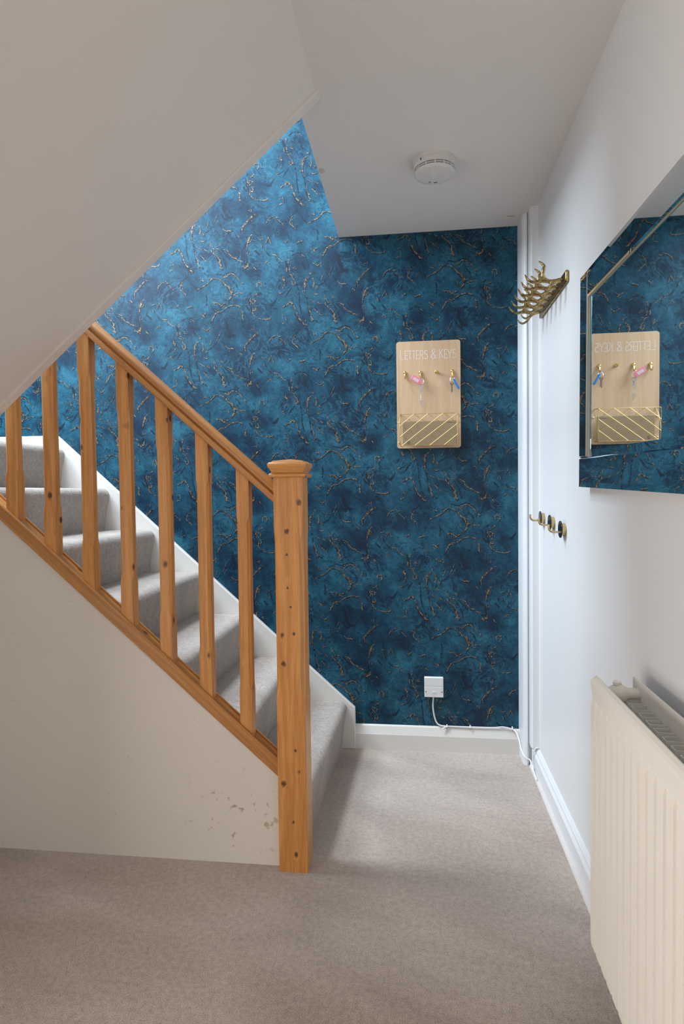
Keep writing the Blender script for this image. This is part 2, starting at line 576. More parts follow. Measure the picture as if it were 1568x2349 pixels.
# -------- back wall: fine grid that carries the print of the wallpaper
STROKES = [[[-479,1334,3.1],[-448,1348,3.4],[-424,1362,3.4],[-405,1381,3.4],[-377,1379,3.1],[-356,1366,3.4],[-339,1347,3.8],[-324,1336,6.1],[-314,1321,9.9],[-312,1304,7.7],[-320,1287,5.4],[-332,1272,2.3]],[[-312,1310,3.1],[-297,1316,3.4],[-291,1322,1.5]],[[-355,1363,1.5],[-345,1349,2.3],[-329,1337,2.7],[-321,1324,3.1],[-319,1312,1.5]],[[-430,1380,1.5],[-412,1381,1.9],[-401,1383,1.9]],[[-360,1390,2.3],[-350,1385,4.6],[-337,1386,5.4],[-325,1397,3.4],[-311,1399,3.1],[-292,1388,4.2],[-281,1376,5.0],[-273,1362,1.9]],[[-266,1358,2.3],[-260,1353,5.4],[-255,1350,1.9]],[[-303,1297,1.5],[-293,1303,3.1],[-282,1306,3.8],[-270,1308,2.7],[-260,1306,1.5]],[[-411,1810,1.5],[-399,1812,3.8],[-385,1811,5.4],[-374,1803,8.4],[-366,1799,5.4],[-353,1807,3.8],[-347,1809,1.5]],[[-416,1727,3.1],[-410,1739,5.0],[-402,1752,5.4],[-396,1763,5.0],[-382,1770,4.6],[-370,1769,1.5]],[[-365,1772,1.5],[-355,1779,3.4],[-341,1789,3.8],[-320,1796,3.4],[-301,1796,3.1],[-287,1792,4.6],[-278,1785,2.3]],[[-272,1773,2.3],[-266,1762,3.4],[-265,1751,5.0],[-267,1741,8.4],[-263,1729,2.3]],[[-473,1764,1.5],[-464,1759,4.6],[-456,1754,6.1],[-451,1749,3.1]],[[-458,1754,1.5],[-448,1763,5.4],[-444,1767,1.5]],[[-463,1699,1.5],[-451,1692,2.7],[-440,1686,4.2],[-428,1694,3.8],[-424,1700,1.5]],[[-373,1677,1.1],[-380,1662,2.7],[-388,1643,3.1],[-393,1635,1.5]],[[-417,1641,1.5],[-421,1631,3.8],[-427,1619,1.5]],[[-482,1633,1.5],[-493,1629,4.6],[-500,1616,6.5],[-502,1597,5.0],[-501,1577,3.8],[-499,1562,3.1],[-492,1547,1.5]],[[-483,1629,1.1],[-490,1621,1.9],[-495,1608,2.3],[-498,1593,1.5]],[[-464,1630,1.5],[-459,1617,3.1],[-458,1603,5.4],[-462,1594,6.9],[-461,1586,2.3]],[[-447,1593,2.3],[-443,1588,6.1],[-440,1583,1.9]],[[-457,1561,1.5],[-451,1555,3.8],[-435,1559,1.5]],[[-479,1533,1.1],[-465,1525,2.3],[-454,1519,1.5]],[[-442,1519,1.9],[-435,1514,5.0],[-428,1511,1.9]],[[-480,1654,1.9],[-474,1650,6.1],[-468,1651,1.5]],[[-605,1503,1.5],[-598,1509,3.4],[-585,1515,4.6],[-571,1526,7.7],[-561,1518,5.4],[-552,1504,3.8],[-544,1480,3.1],[-537,1459,3.8],[-525,1444,5.0],[-511,1427,5.7],[-502,1418,6.5],[-495,1420,1.9]],[[-487,1506,1.5],[-480,1487,3.1],[-474,1465,3.4],[-471,1450,4.2],[-467,1439,5.4],[-474,1436,1.9]],[[-608,1469,1.5],[-597,1461,3.1],[-592,1447,3.1],[-591,1437,1.9]],[[-612,1427,1.9],[-604,1431,4.2],[-594,1433,2.3]],[[-460,1492,1.1],[-448,1480,2.7],[-437,1466,3.4],[-421,1459,1.9]],[[-412,1550,5.4],[-406,1540,3.4],[-398,1525,2.7],[-391,1514,1.9],[-378,1517,2.3],[-366,1516,1.1]],[[-409,1515,3.8],[-401,1502,5.0],[-391,1492,3.4],[-376,1478,3.4],[-367,1465,5.0],[-366,1451,9.9],[-363,1436,9.2],[-359,1425,13.0],[-357,1423,1.5]],[[-375,1540,1.9],[-368,1537,3.8],[-361,1534,1.5]],[[-347,1512,2.3],[-339,1510,2.3],[-325,1502,4.2],[-320,1488,5.0],[-307,1476,3.8],[-291,1468,5.0],[-280,1459,3.8],[-268,1456,5.4],[-256,1449,1.9]],[[-262,1427,1.9],[-253,1426,4.6],[-244,1423,8.4],[-235,1429,11.5],[-230,1440,6.1],[-232,1443,1.5]],[[-213,1573,1.5],[-221,1562,5.4],[-226,1551,11.5],[-231,1541,10.7],[-233,1530,3.4],[-236,1515,3.1],[-238,1507,1.1]],[[-214,1552,1.5],[-216,1543,3.8],[-221,1537,2.3]],[[-235,1492,1.5],[-233,1480,2.7],[-232,1469,1.1]],[[-191,1662,1.5],[-209,1656,3.1],[-224,1643,3.1],[-237,1631,3.8],[-249,1616,5.4],[-257,1605,7.7],[-258,1595,4.6],[-255,1584,1.9]],[[-205,1655,1.1],[-224,1638,1.9],[-243,1617,2.3]],[[-351,1611,1.9],[-342,1601,2.7],[-328,1596,3.8],[-319,1597,5.7],[-307,1594,1.9]],[[-283,1572,1.9],[-275,1570,3.8],[-271,1561,1.9]],[[-725,1604,3.8],[-726,1615,5.0],[-718,1623,5.4],[-708,1619,5.4],[-705,1609,4.6],[-711,1596,2.3]],[[-746,1562,1.5],[-737,1566,3.1],[-729,1571,6.1],[-730,1576,1.9]],[[-757,1554,2.7],[-760,1542,3.8],[-755,1534,2.3],[-760,1523,4.2]],[[-748,1547,2.3],[-738,1544,3.4],[-739,1530,3.4]],[[-752,1548,1.9],[-751,1534,2.7],[-748,1523,2.3]],[[-740,1518,2.7],[-733,1505,4.6],[-738,1496,5.4],[-747,1497,3.1],[-749,1486,4.2],[-743,1474,3.4],[-731,1465,2.3]],[[-725,1460,1.1],[-705,1455,2.3],[-685,1453,4.6],[-669,1455,5.0],[-661,1463,2.3]],[[-603,1646,1.9],[-603,1634,6.1],[-598,1627,8.4],[-598,1621,1.9]],[[-595,1611,1.5],[-598,1602,3.1],[-606,1589,1.9]],[[-624,1564,1.5],[-618,1569,6.1],[-612,1570,1.5]],[[-576,1724,2.3],[-575,1712,5.0],[-577,1703,2.3]],[[-586,1684,3.4],[-585,1670,4.6],[-582,1665,1.9]],[[-576,1686,2.3],[-571,1670,3.4],[-572,1664,1.5]],[[-577,1655,1.9],[-563,1649,3.8],[-558,1637,3.1],[-547,1621,4.2],[-546,1610,5.0],[-553,1604,4.6],[-561,1613,5.0],[-562,1621,1.9]],[[-556,1682,1.9],[-548,1677,3.1],[-538,1675,1.5]],[[-658,1748,1.9],[-649,1747,5.4],[-635,1743,2.7],[-623,1728,2.3],[-608,1715,3.1],[-600,1712,1.1]],[[-689,1705,1.1],[-683,1714,2.7],[-673,1718,2.7],[-668,1709,1.5]],[[-541,1792,1.1],[-528,1797,3.1],[-514,1800,5.4],[-507,1802,1.9]],[[-590,1799,1.1],[-581,1807,4.6],[-577,1811,1.5]],[[-515,1741,1.5],[-506,1734,3.8],[-499,1728,1.5]],[[-668,1829,1.1],[-675,1814,1.9],[-683,1800,1.1]],[[-670,1827,1.5],[-663,1814,2.3],[-659,1798,1.5]],[[-715,1823,1.5],[-703,1818,3.4],[-692,1822,1.5]],[[-707,1800,1.5],[-702,1790,3.1],[-700,1782,1.1]],[[-739,1697,1.9],[-735,1688,6.1],[-729,1684,1.5]],[[-463,1376,1.5],[-452,1373,6.1],[-446,1370,1.5]],[[-343,1311,1.5],[-340,1303,5.4],[-343,1297,1.5]],[[-673,1348,2.3],[-667,1361,5.4],[-655,1372,3.4],[-639,1377,1.9]],[[-86,1090,1.1],[-72,1078,2.9],[-61,1069,3.6],[-58,1061,1.4]],[[-12,1104,1.1],[-21,1090,2.9],[-27,1070,3.6],[-19,1060,3.2],[-7,1049,5.0],[1,1039,1.4]],[[-95,1102,1.4],[-87,1099,5.0],[-81,1100,1.4]],[[-210,1145,1.4],[-208,1136,4.3],[-210,1132,1.4]]]
DARKS = [[[-538,1609,2.3],[-531,1578,3.1],[-527,1547,2.7],[-526,1509,3.1],[-517,1470,3.8],[-502,1431,3.1]],[[-504,1570,2.3],[-492,1539,3.8],[-489,1520,4.6],[-485,1489,3.1],[-481,1458,3.1]],[[-344,1723,9.2],[-342,1702,13.0],[-335,1679,13.8],[-324,1658,13.8],[-304,1656,7.7]],[[-354,1676,3.8],[-347,1657,5.4],[-328,1645,6.1]],[[-739,1701,3.8],[-725,1669,3.8],[-722,1638,2.3]],[[-372,1509,3.1],[-353,1481,3.8],[-342,1451,3.1],[-338,1428,2.3]],[[-380,1478,7.7],[-372,1463,9.2]],[[-360,1512,2.3],[-333,1485,3.1],[-318,1465,2.3]],[[-470,1434,3.1],[-443,1428,5.4],[-458,1434,3.1]],[[-570,1355,5.4],[-558,1367,5.4],[-534,1390,3.8],[-526,1397,2.3]],[[-526,1389,1.9],[-503,1358,2.7],[-479,1336,1.9]],[[-560,1737,2.3],[-536,1749,3.1],[-513,1745,2.3]],[[-588,1711,7.7],[-582,1688,9.2],[-577,1668,6.1]],[[-509,1704,5.4],[-504,1685,7.7],[-498,1670,3.8]],[[-765,1570,3.8],[-753,1577,3.1]],[[-764,1546,6.9],[-762,1523,6.9]],[[-670,1520,6.9],[-654,1516,9.2],[-634,1543,5.4]],[[-778,1519,5.4],[-766,1500,5.4]],[[-730,1768,4.6],[-712,1750,4.6]],[[-774,1745,4.6],[-769,1709,6.9],[-783,1714,4.6]],[[-385,1402,1.9],[-350,1393,2.3],[-319,1408,2.3],[-292,1396,2.3]],[[-315,1736,4.6],[-303,1735,4.6]],[[-267,1696,6.9],[-258,1696,3.8]],[[-202,1696,3.8],[-201,1692,3.1]],[[-308,1366,2.3],[-289,1346,3.8],[-281,1323,2.3]],[[-409,1781,1.9],[-384,1786,2.3],[-364,1791,1.5]],[[-625,1593,3.8],[-616,1608,3.1]],[[-590,1553,4.6],[-578,1572,3.8],[-562,1591,2.3]],[[-230,1812,5.4],[-223,1774,6.1],[-215,1755,5.4]],[[-439,1828,2.3],[-438,1801,3.1]],[[-433,1595,3.8],[-413,1606,3.1],[-401,1620,2.3]],[[-363,1631,2.3],[-355,1611,2.3]],[[-420,1717,2.3],[-410,1735,2.3]],[[-669,1346,3.1],[-665,1365,3.1]],[[-623,1360,3.8],[-605,1344,3.1]],[[-354,1359,3.1],[-331,1334,3.8],[-312,1301,3.8]],[[-610,1565,3.1],[-586,1580,3.1]],[[-692,1622,3.8],[-685,1614,3.1]],[[-251,1608,3.1],[-232,1628,3.1],[-212,1647,3.1]],[[-261,1582,3.1],[-263,1601,2.3]],[[-548,1471,2.3],[-529,1436,3.1],[-506,1412,3.8]],[[-796,1426,6.9],[-788,1424,3.1]],[[-736,1425,3.8],[-734,1421,3.8]],[[-280,1461,3.1],[-253,1441,4.6]],[[-458,1494,1.9],[-440,1484,2.3]],[[-698,1788,2.3],[-678,1757,3.1],[-659,1740,1.9]],[[-437,1307,3.1],[-431,1283,3.8],[-437,1260,2.3]]]
BLOBS = [[-290,1529,73,-1.0],[-268,1491,46,-0.7],[-694,1525,46,-0.9],[-525,1713,46,-0.8],[-610,1835,42,-0.8],[-426,1495,31,-0.6],[-752,1662,42,-0.5],[-204,1405,46,-0.7],[-203,1803,38,-0.7],[-774,1737,34,-0.6],[-502,1408,34,-0.6],[-346,1680,46,-0.5],[-790,1547,31,-0.4],[-626,1770,65,1.0],[-726,1762,38,0.6],[-501,1489,27,0.6],[-428,1410,42,0.6],[-374,1344,42,0.5],[-469,1821,50,0.7],[-667,1694,38,0.6],[-768,1624,34,0.2],[-345,1824,38,0.4],[-311,1762,42,0.3],[-580,1479,34,0.4],[-214,1482,31,0.5],[-412,1667,27,0.3],[-278,1632,42,0.4],[-644,1403,57,0.2],[-453,1584,31,0.3],[-711,1481,11,1.0],[-559,1779,34,0.3]]
LA = np.array([.5355, -.272])
LB = np.array([-.004, .544])
BM = np.stack([LA, LB], 1)
BI = np.linalg.inv(BM)
N = 208
rng = np.random.default_rng(5)


def spectral(lo, hi, power):
    """periodic noise on the repeat of the paper"""
    ms = np.fft.fftfreq(N) * N
    kk = np.stack(np.meshgrid(ms, ms, indexing='ij'), -1) @ BI
    k = np.hypot(kk[..., 0], kk[..., 1]) + 1e-9
    amp = np.where((k > lo) & (k < hi), k ** -power, 0)
    ph = np.exp(2j * np.pi * rng.random((N, N)))
    f = np.real(np.fft.ifft2(amp * ph))
    return f / f.std()


def look(a, st):
    st = st % 1.0 * N
    i = np.floor(st).astype(int)
    f = st - i
    i0, j0 = i[..., 0] % N, i[..., 1] % N
    i1, j1 = (i0 + 1) % N, (j0 + 1) % N
    fx, fy = f[..., 0], f[..., 1]
    return (a[i0, j0] * (1 - fx) + a[i1, j0] * fx) * (1 - fy) + (a[i0, j1] * (1 - fx) + a[i1, j1] * fx) * fy


gs = np.stack(np.meshgrid(np.arange(N) / N, np.arange(N) / N, indexing='ij'), -1)


def wrapped(pt):
    """vector from pt to every cell of the repeat, shortest over its copies"""
    d = gs - BI @ pt
    d = d - np.round(d)
    return d @ BM.T


def stroke_dist(line):
    """signed closeness: distance to the polyline minus its half width"""
    best = np.full((N, N), 9.0)
    for (x0, z0, w0), (x1, z1, w1) in zip(line[:-1], line[1:]):
        a = np.array([x0, z0]) / 1000
        b = np.array([x1, z1]) / 1000
        ab = b - a
        r = wrapped((a + b) / 2) + ab / 2
        t = np.clip((r @ ab) / (ab @ ab + 1e-12), 0, 1)
        d = np.linalg.norm(r - t[..., None] * ab, axis=-1) - (w0 + (w1 - w0) * t) / 2000
        best = np.minimum(best, d)
    return best


tone = .46 + .10 * spectral(2, 40, 1.6)
for x, z, r, am in BLOBS:
    d = wrapped(np.array([x, z]) / 1000)
    tone = tone + am * .30 * np.exp(-(d ** 2).sum(-1) / (2 * (r * .00062) ** 2))
warp = np.stack([spectral(3, 30, 2.0), spectral(3, 30, 2.0)], -1) * .016
tone = look(tone, gs + warp)
fil = look(spectral(6, 40, 1.5), gs + warp * 1.6)
msk = spectral(2, 14, 1.2)
vein = np.clip(1 - np.abs(fil) / .14, 0, 1) * np.clip(msk - .1, 0, 1) * .75
brk = .75 + .25 * spectral(20, 120, .6)
for l in DARKS:
    vein = np.maximum(vein, np.clip(.95 - stroke_dist(l) / .0035, 0, 1) * np.clip(brk, .2, 1.1))
for l in STROKES:
    l2 = [(x + 3, z - 3, w) for x, z, w in l]
    vein = np.maximum(vein, np.clip(.9 - stroke_dist(l2) / .003, 0, 1) * np.clip(brk - .1, .1, 1))

CELL = .0035
gx = np.arange(-2.24, XR + CELL, CELL)
gz = np.arange(0.0, 3.30, CELL)
X, Z = np.meshgrid(gx, gz, indexing='ij')
pt = np.stack([X, Z], -1)
st = pt @ BI.T
tv = look(tone, st).ravel().astype(np.float32)
vv = look(vein, st).ravel().astype(np.float32)
nx, nz = len(gx), len(gz)
keep = ~((X > -.2) & (Z > 2.42)) & (Z < 3.55 + .91 * (X + .5))
co = np.stack([X.ravel(), np.full(nx * nz, D), Z.ravel()], -1).astype(np.float32)
ii = (np.arange(nx - 1)[:, None] * nz + np.arange(nz - 1)[None, :]).ravel()
quads = np.stack([ii, ii + nz, ii + nz + 1, ii + 1], -1).astype(np.int32)
kr = keep.ravel()
quads = quads[kr[quads].all(1)]
me = bpy.data.meshes.new('wall_back')
me.vertices.add(len(co))
me.vertices.foreach_set('co', co.ravel())
me.loops.add(quads.size)
me.loops.foreach_set('vertex_index', quads.ravel())
me.polygons.add(len(quads))
me.polygons.foreach_set('loop_start', np.arange(0, quads.size, 4, dtype=np.int32))
me.polygons.foreach_set('loop_total', np.full(len(quads), 4, dtype=np.int32))
for nm, arr in (('tone', tv), ('vein', vv)):
    a = me.attributes.new(nm, 'FLOAT', 'POINT')
    a.data.foreach_set('value', arr)
me.update(calc_edges=True)
me.materials.append(M['paper'])
wall_back = bpy.data.objects.new('wall_back', me)
COL.objects.link(wall_back)
struct(wall_back)

# raised gold foil of the print, lying on the paper
rnd = random.Random(3)
mb = MB()
yf = D - .0005
for l in STROKES:
    base = smooth_path([(x / 1000, 0, z / 1000) for x, z, w in l], 4)
    ws = []
    for (x0, z0, w0), (x1, z1, w1) in zip(l[:-1], l[1:]):
        ws += [w0 + (w1 - w0) * k / 4 for k in range(4)]
    ws.append(l[-1][2])
    wmax = max(ws)
    plan = [(0.0, .62)] if wmax < 3.6 else ([(-.30, .34), (.26, .40)] if wmax < 7 else [(-.36, .26), (.0, .34), (.36, .26)])
    shapes = []
    for offk, wk in plan:
        run, ph = [], rnd.uniform(0, 6)
        for i, p in enumerate(base):
            d = (base[min(i + 1, len(base) - 1)] - base[max(i - 1, 0)])
            d.y = 0
            d = d.normalized()
            nrm = Vector((-d.z, 0, d.x))
            w = ws[i] / 1000
            c_ = p + nrm * w * (offk * (.7 + .6 * math.sin(ph + i * 1.1)) + rnd.uniform(-.06, .06))
            hw = max(w * wk * .5, .0006) * rnd.uniform(.45, 1.35)
            run.append((c_ + nrm * hw, c_ - nrm * hw))
            if rnd.random() < .13 and len(run) > 2:
                shapes.append(run)
                run = []
        if len(run) > 1:
            shapes.append(run)
    # stray flecks beside the stroke
    for i in range(0, len(base), 3):
        if rnd.random() < .5:
            c_ = base[i] + Vector((rnd.uniform(-.011, .011), 0, rnd.uniform(-.011, .011)))
            dd = Vector((rnd.uniform(-1, 1), 0, rnd.uniform(-1, 1))).normalized()
            nn = Vector((-dd.z, 0, dd.x))
            L_, h_ = rnd.uniform(.001, .0035), rnd.uniform(.0005, .0012)
            shapes.append([(c_ - dd * L_ + nn * h_ * .3, c_ - dd * L_ - nn * h_ * .3), (c_ + nn * h_, c_ - nn * h_), (c_ + dd * L_ + nn * h_ * .3, c_ + dd * L_ - nn * h_ * .3)])
    for a in range(-6, 4):
        for b in range(-8, 10):
            off = LA * a + LB * b
            cx, cz = base[0].x + off[0], base[0].z + off[1]
            if not (-2.2 < cx < .50 and .03 < cz < 3.26):
                continue
            for shape in shapes:
                vs_, ok = [], True
                for p, q in shape:
                    for r in (p, q):
                        x, z = r.x + off[0], r.z + off[1]
                        if x > XR or z < .02 or z > 3.28 or (x > -.22 and z > 2.41):
                            ok = False
                        vs_.append((x, yf, z))
                if not ok:
                    continue
                n_ = len(shape)
                mb.add(vs_, [(2 * k, 2 * k + 1, 2 * k + 3, 2 * k + 2) for k in range(n_ - 1)])
foil = mb.build('wallpaper_foil', M['gold'], wall_back)
foil['kind'] = 'stuff'

# skirtings
poly = [(D, 0), (D - .019, 0), (D - .019, .070), (D - .017, .076), (D - .008, .106), (D - .003, .1115), (D, .1115)]
struct(MB().prism(poly, lambda u, v, t: (t, u, v), -.294, .447).build('baseboard_back', M['gloss']))
poly = [(XR, 0), (XR - .019, 0), (XR - .019, .070), (XR - .012, .082), (XR - .012, .088), (XR - .004, .100), (XR, .100)]
struct(MB().prism(poly, lambda u, v, t: (u, t, v), -3.0, 2.70).build('baseboard_right', M['gloss_cool']))
poly = [(XR - .0192, 0)] + [(XR - .0192 - .0125 * math.cos(R2(9 * k)), .0125 * math.sin(R2(9 * k))) for k in range(11)]
struct(MB().prism(poly, lambda u, v, t: (u, t, v), -3.0, 2.655).build('trim_4', M['bead'], smooth=True))
# moulded boxing in the corner, two stepped strips
poly = [(.446, D), (.446, 2.695), (.448, 2.678), (.454, 2.666), (.462, 2.661), (.467, 2.662), (.4695, 2.668), (.472, 2.676), (.50, 2.676), (.50, D)]
struct(MB().prism(poly, lambda u, v, t: (u, v, t), 0, HC).build('trim_2', M['gloss_cool'], smooth=True))
poly = [(.4745, 2.676), (.4695, 2.668), (.4685, 2.622), (.470, 2.608), (.475, 2.603), (.490, 2.602), (.50, 2.600), (.50, 2.676)]
struct(MB().prism(poly, lambda u, v, t: (u, v, t), .101, HC).build('trim_3', M['gloss_cool'], smooth=True))


# ------------------------------------------------------------------ staircase
stair = tag(empty('staircase', (-1.0, 2.33, 0)), 'carpeted grey staircase climbing along the blue wallpapered wall', 'staircase')
GO, RI = .2235, .200
Y0, Y1 = 1.9125, D - .0262


def step_profile(xn, zt, z0, depth):
    """nosing at xn, tread top zt, riser foot at z0; tread runs back (towards -x)"""
    r = .034
    pts = [(xn - depth, z0), (xn - .027, z0), (xn - .015, zt - .105), (xn - .006, zt - .068)]
    for k in range(7):
        a = -math.pi / 9 + (math.pi / 2 + math.pi / 9) * k / 6
        pts.append((xn - r + r * math.cos(a), zt - r + r * math.sin(a) ))
    pts += [(xn - depth, zt)]
    return pts


def step(i, y0, y1, rings=14):
    xn = -.350 - GO * (i - 1)
    zt = RI * i + .022
    z0 = 0 if i == 1 else zt - RI - .004
    depth = GO + .035 if i < 7 else 1.04
    rr = []
    for k in range(rings + 1):
        y = y0 + (y1 - y0) * k / rings
        sh = (-.030 * (1 - k / rings) + .020) if i == 1 else 0
        ring = []
        for x, z in step_profile(xn, zt, z0, depth):
            w = 0 if x < xn - .1 else 1
            ring.append((x + sh * w, y, z))
        rr.append(ring)
    o = MB().loft(rr).build('carpeted_step', M['stair_carpet'], stair, smooth=True)
    return o


for i in range(1, 8):
    step(i, Y0 if i > 1 else 1.9235, Y1)
poly = [(-1.72, 0), (-.445, 0), (-.445, zb(-.445) - .002), (-1.72, zb(-1.72) - .002)]
MB().prism(poly, lambda u, v, t: (u, t, v), YP + .0155, 1.9115).build('outer_string', M['gloss'], stair)
# painted wall string
zs = lambda x: .192 + .8965 * (-.293 - x)
poly = [(-.293, 0), (-.293, .192), (-1.731, zs(-1.731)), (-2.735, zs(-1.731)), (-2.735, 0)]
MB().prism(poly, lambda u, v, t: (u, t, v), D - .025, D - .0012).build('wall_string', M['gloss'], stair, bevel=.004)
# ------------------------------------------------------------------ balustrade
bal = tag(empty('stair_balustrade', (-.3945, 1.877, 0)), 'knotty pine balustrade with square newel post and sloping handrail', 'balustrade')
YC = 1.8815
# base rail: channelled moulding that the balusters stand in
zr = lambda x: .300 + .885 * (-.452 - x)
prof = [(-.0285, 0), (-.0285, .050), (-.0265, .055), (-.0215, .055), (-.0210, .040), (.0210, .040), (.0215, .055), (.0275, .055), (.0290, .051), (.0290, 0)]
MB().prism(prof, lambda u, v, t: (t, YC + u, zr(t) + v), -1.64, -.438).build('base_rail', M['pine_slope'], bal)
# infill fillets between balusters
XB = [-1.352, -1.2205, -1.0895, -.9585, -.8280, -.6980, -.5670]
SQ = .041
edges = [-1.45] + [e for x in XB for e in (x, x + SQ)] + [-.440]
for k in range(0, len(edges), 2):
    a, b = edges[k], edges[k + 1]
    MB().prism([(-.0205, .0402), (-.0205, .047), (.0205, .047), (.0205, .0402)], lambda u, v, t: (t, YC + u, zr(t) + v), a + .0006, b - .0006).build('fillet', M['pine_slope'], bal)
# handrail
zh = lambda x: 1.166 + .8985 * (-.452 - x)
half = [(.0, 0), (.0275, 0), (.0295, .003), (.0295, .021), (.0280, .0235), (.0215, .0250), (.0195, .0280), (.0200, .0300), (.0265, .0335), (.0290, .040), (.0285, .046), (.0250, .053), (.0170, .0605), (.0070, .0640), (0, .0645)]
prof = half + [(-u, v) for u, v in half[-2:0:-1]]
MB().prism(prof, lambda u, v, t: (t, YC + u, zh(t) + v), -1.66, -.438).build('handrail', M['pine_slope'], bal, smooth=True)


# square baluster with stopped chamfers
def octo(cx, cy, h, c):
    return [(cx - h, cy - h + c), (cx - h + c, cy - h), (cx + h - c, cy - h), (cx + h, cy - h + c), (cx + h, cy + h - c), (cx + h - c, cy + h), (cx - h + c, cy + h), (cx - h, cy + h - c)]


x0 = XB[0] + SQ / 2
first = None
for n_, xb in enumerate(XB):
    cx = xb + SQ / 2
    hh = SQ / 2
    def ring_slope(f, dv, c, cx=cx):
        return [(x, y, f(x) + dv) for x, y in octo(cx, YC, SQ / 2, c)]
    def ring_flat(z, c, cx=cx):
        return [(x, y, z) for x, y in octo(cx, YC, SQ / 2, c)]
    zb_, zt_ = zr(cx) + .040, zh(cx) + .003
    rings = [ring_slope(zr, .0405, .0012), ring_flat(zb_ + .135, .0012), ring_flat(zb_ + .160, .0085), ring_flat(zt_ - .160, .0085), ring_flat(zt_ - .135, .0012), ring_slope(zh, .002, .0012)]
    MB().loft(rings).build('baluster', M['pine'], bal)
# newel post
NX, NY = -.3945, 1.877
rings = []
for z, c in ((0.0, .002), (.545, .002), (.585, .013), (1.035, .013), (1.075, .002), (1.242, .002)):
    rings.append([(x, y, z) for x, y in octo(NX, NY, .0455, c)])
newel = MB().loft(rings).build('newel_post', M['pine_newel'], bal)
prof = [(.044, 1.236), (.0545, 1.2375), (.0575, 1.241), (.0575, 1.246), (.0545, 1.2495), (.0500, 1.251), (.0505, 1.255), (.0545, 1.263), (.0590, 1.269), (.0605, 1.2745), (.0590, 1.2800), (.0545, 1.2835), (.0490, 1.2845), (.0480, 1.287), (.0455, 1.288), (.002, 1.2945)]
MB().loft([[(NX - h, NY - h, z), (NX + h, NY - h, z), (NX + h, NY + h, z), (NX - h, NY + h, z)] for h, z in prof]).build('newel_cap', M['pine_cap'], newel, bevel=.0012, angle=60)

# ------------------------------------------------------------------ smoke alarm on the ceiling
AX, AY = .070, 2.205
alarm = tag(empty('smoke_alarm', (AX, AY, HC)), 'round white smoke alarm fixed to the hall ceiling', 'smoke alarm')
dn = (0, 0, -1)
MB().lathe([(.075, 0), (.0752, .004), (.0745, .010), (.073, .011)], (AX, AY, HC), dn, 48).build('mounting_plate', M['alarm'], alarm, smooth=True)
MB().lathe([(.066, .010), (.0735, .0112), (.0735, .022), (.0728, .0295), (.066, .0300)], (AX, AY, HC), dn, 48).build('body', M['alarm'], alarm, smooth=True)
MB().lathe([(.064, .029), (.0655, .030), (.0655, .0425), (.064, .043)], (AX, AY, HC), dn, 48).build('smoke_chamber', M['dark'], alarm, smooth=True)
MB().lathe([(.064, .0335), (.0722, .0337), (.0718, .0362), (.064, .0365)], (AX, AY, HC), dn, 48).build('vent_louvre', M['alarm'], alarm, smooth=True)
MB().lathe([(.064, .0395), (.0712, .0397), (.0700, .0440), (.0660, .0470), (.056, .0482), (.0, .0490)], (AX, AY, HC), dn, 48).build('cover', M['alarm'], alarm, smooth=True)
for k in range(14):
    a = 2 * math.pi * (k + .5) / 14
    c, s_ = math.cos(a), math.sin(a)
    mb = MB()
    pts = []
    for rr, tt in ((.062, -.0018), (.0712, -.0018), (.0712, .0018), (.062, .0018)):
        pts.append((AX + rr * c - tt * s_, AY + rr * s_ + tt * c))
    mb.loft([[(x, y, HC - .029) for x, y in pts], [(x, y, HC - .041) for x, y in pts]])
    mb.build('vent_rib', M['alarm'], alarm)
pts = []
for k in range(16):
    a = 2 * math.pi * k / 16
    pts.append((AX - .004 + .0085 * math.cos(a), AY - .020 + .0085 * math.sin(a) + (.007 if math.sin(a) > 0 else -.007)))
MB().loft([[(x, y, HC - .0475) for x, y in pts], [(x, y, HC - .0505) for x, y in pts]]).build('test_button', M['plastic'], alarm, bevel=.0008)
MB().lathe([(.006, .0475), (.006, .0496), (.0, .0497)], (AX - .003, AY + .014, HC), dn, 16).build('indicator_lens', M['plastic'], alarm, smooth=True)
for dx, dy, w, h in ((-.020, .040, .009, .003), (-.020, .047, .007, .0025), (-.002, .046, .014, .005)):
    MB().box(AX + dx, AX + dx + w, AY + dy, AY + dy + h, HC - .0489, HC - .0470).build('slot', M['steel'], alarm)
MB().box(AX - .050, AX - .047, AY - .0585, AY - .055, HC - .020, HC - .014).build('release_notch', M['dark'], alarm)

# ------------------------------------------------------------------ letters and keys board
BY = D - .0125
rack = tag(empty('key_rack', (.054, D - .006, 1.385)), 'pale wooden letters and keys board with gold hooks and wire basket', 'key rack')
bx0, bx1, bz0, bz1, rc = -.088, .196, 1.384, 1.863, .012
pts = []
for cx, cz, a0 in ((bx1 - rc, bz1 - rc, 0), (bx0 + rc, bz1 - rc, 90), (bx0 + rc, bz0 + rc, 180), (bx1 - rc, bz0 + rc, 270)):
    for k in range(6):
        a = R2(a0 + 18 * k)
        pts.append((cx + rc * math.cos(a), cz + rc * math.sin(a)))
board = MB().prism(pts, lambda u, v, t: (u, t, v), BY, D - .0006).build('board', M['board'], rack, bevel=.0008)


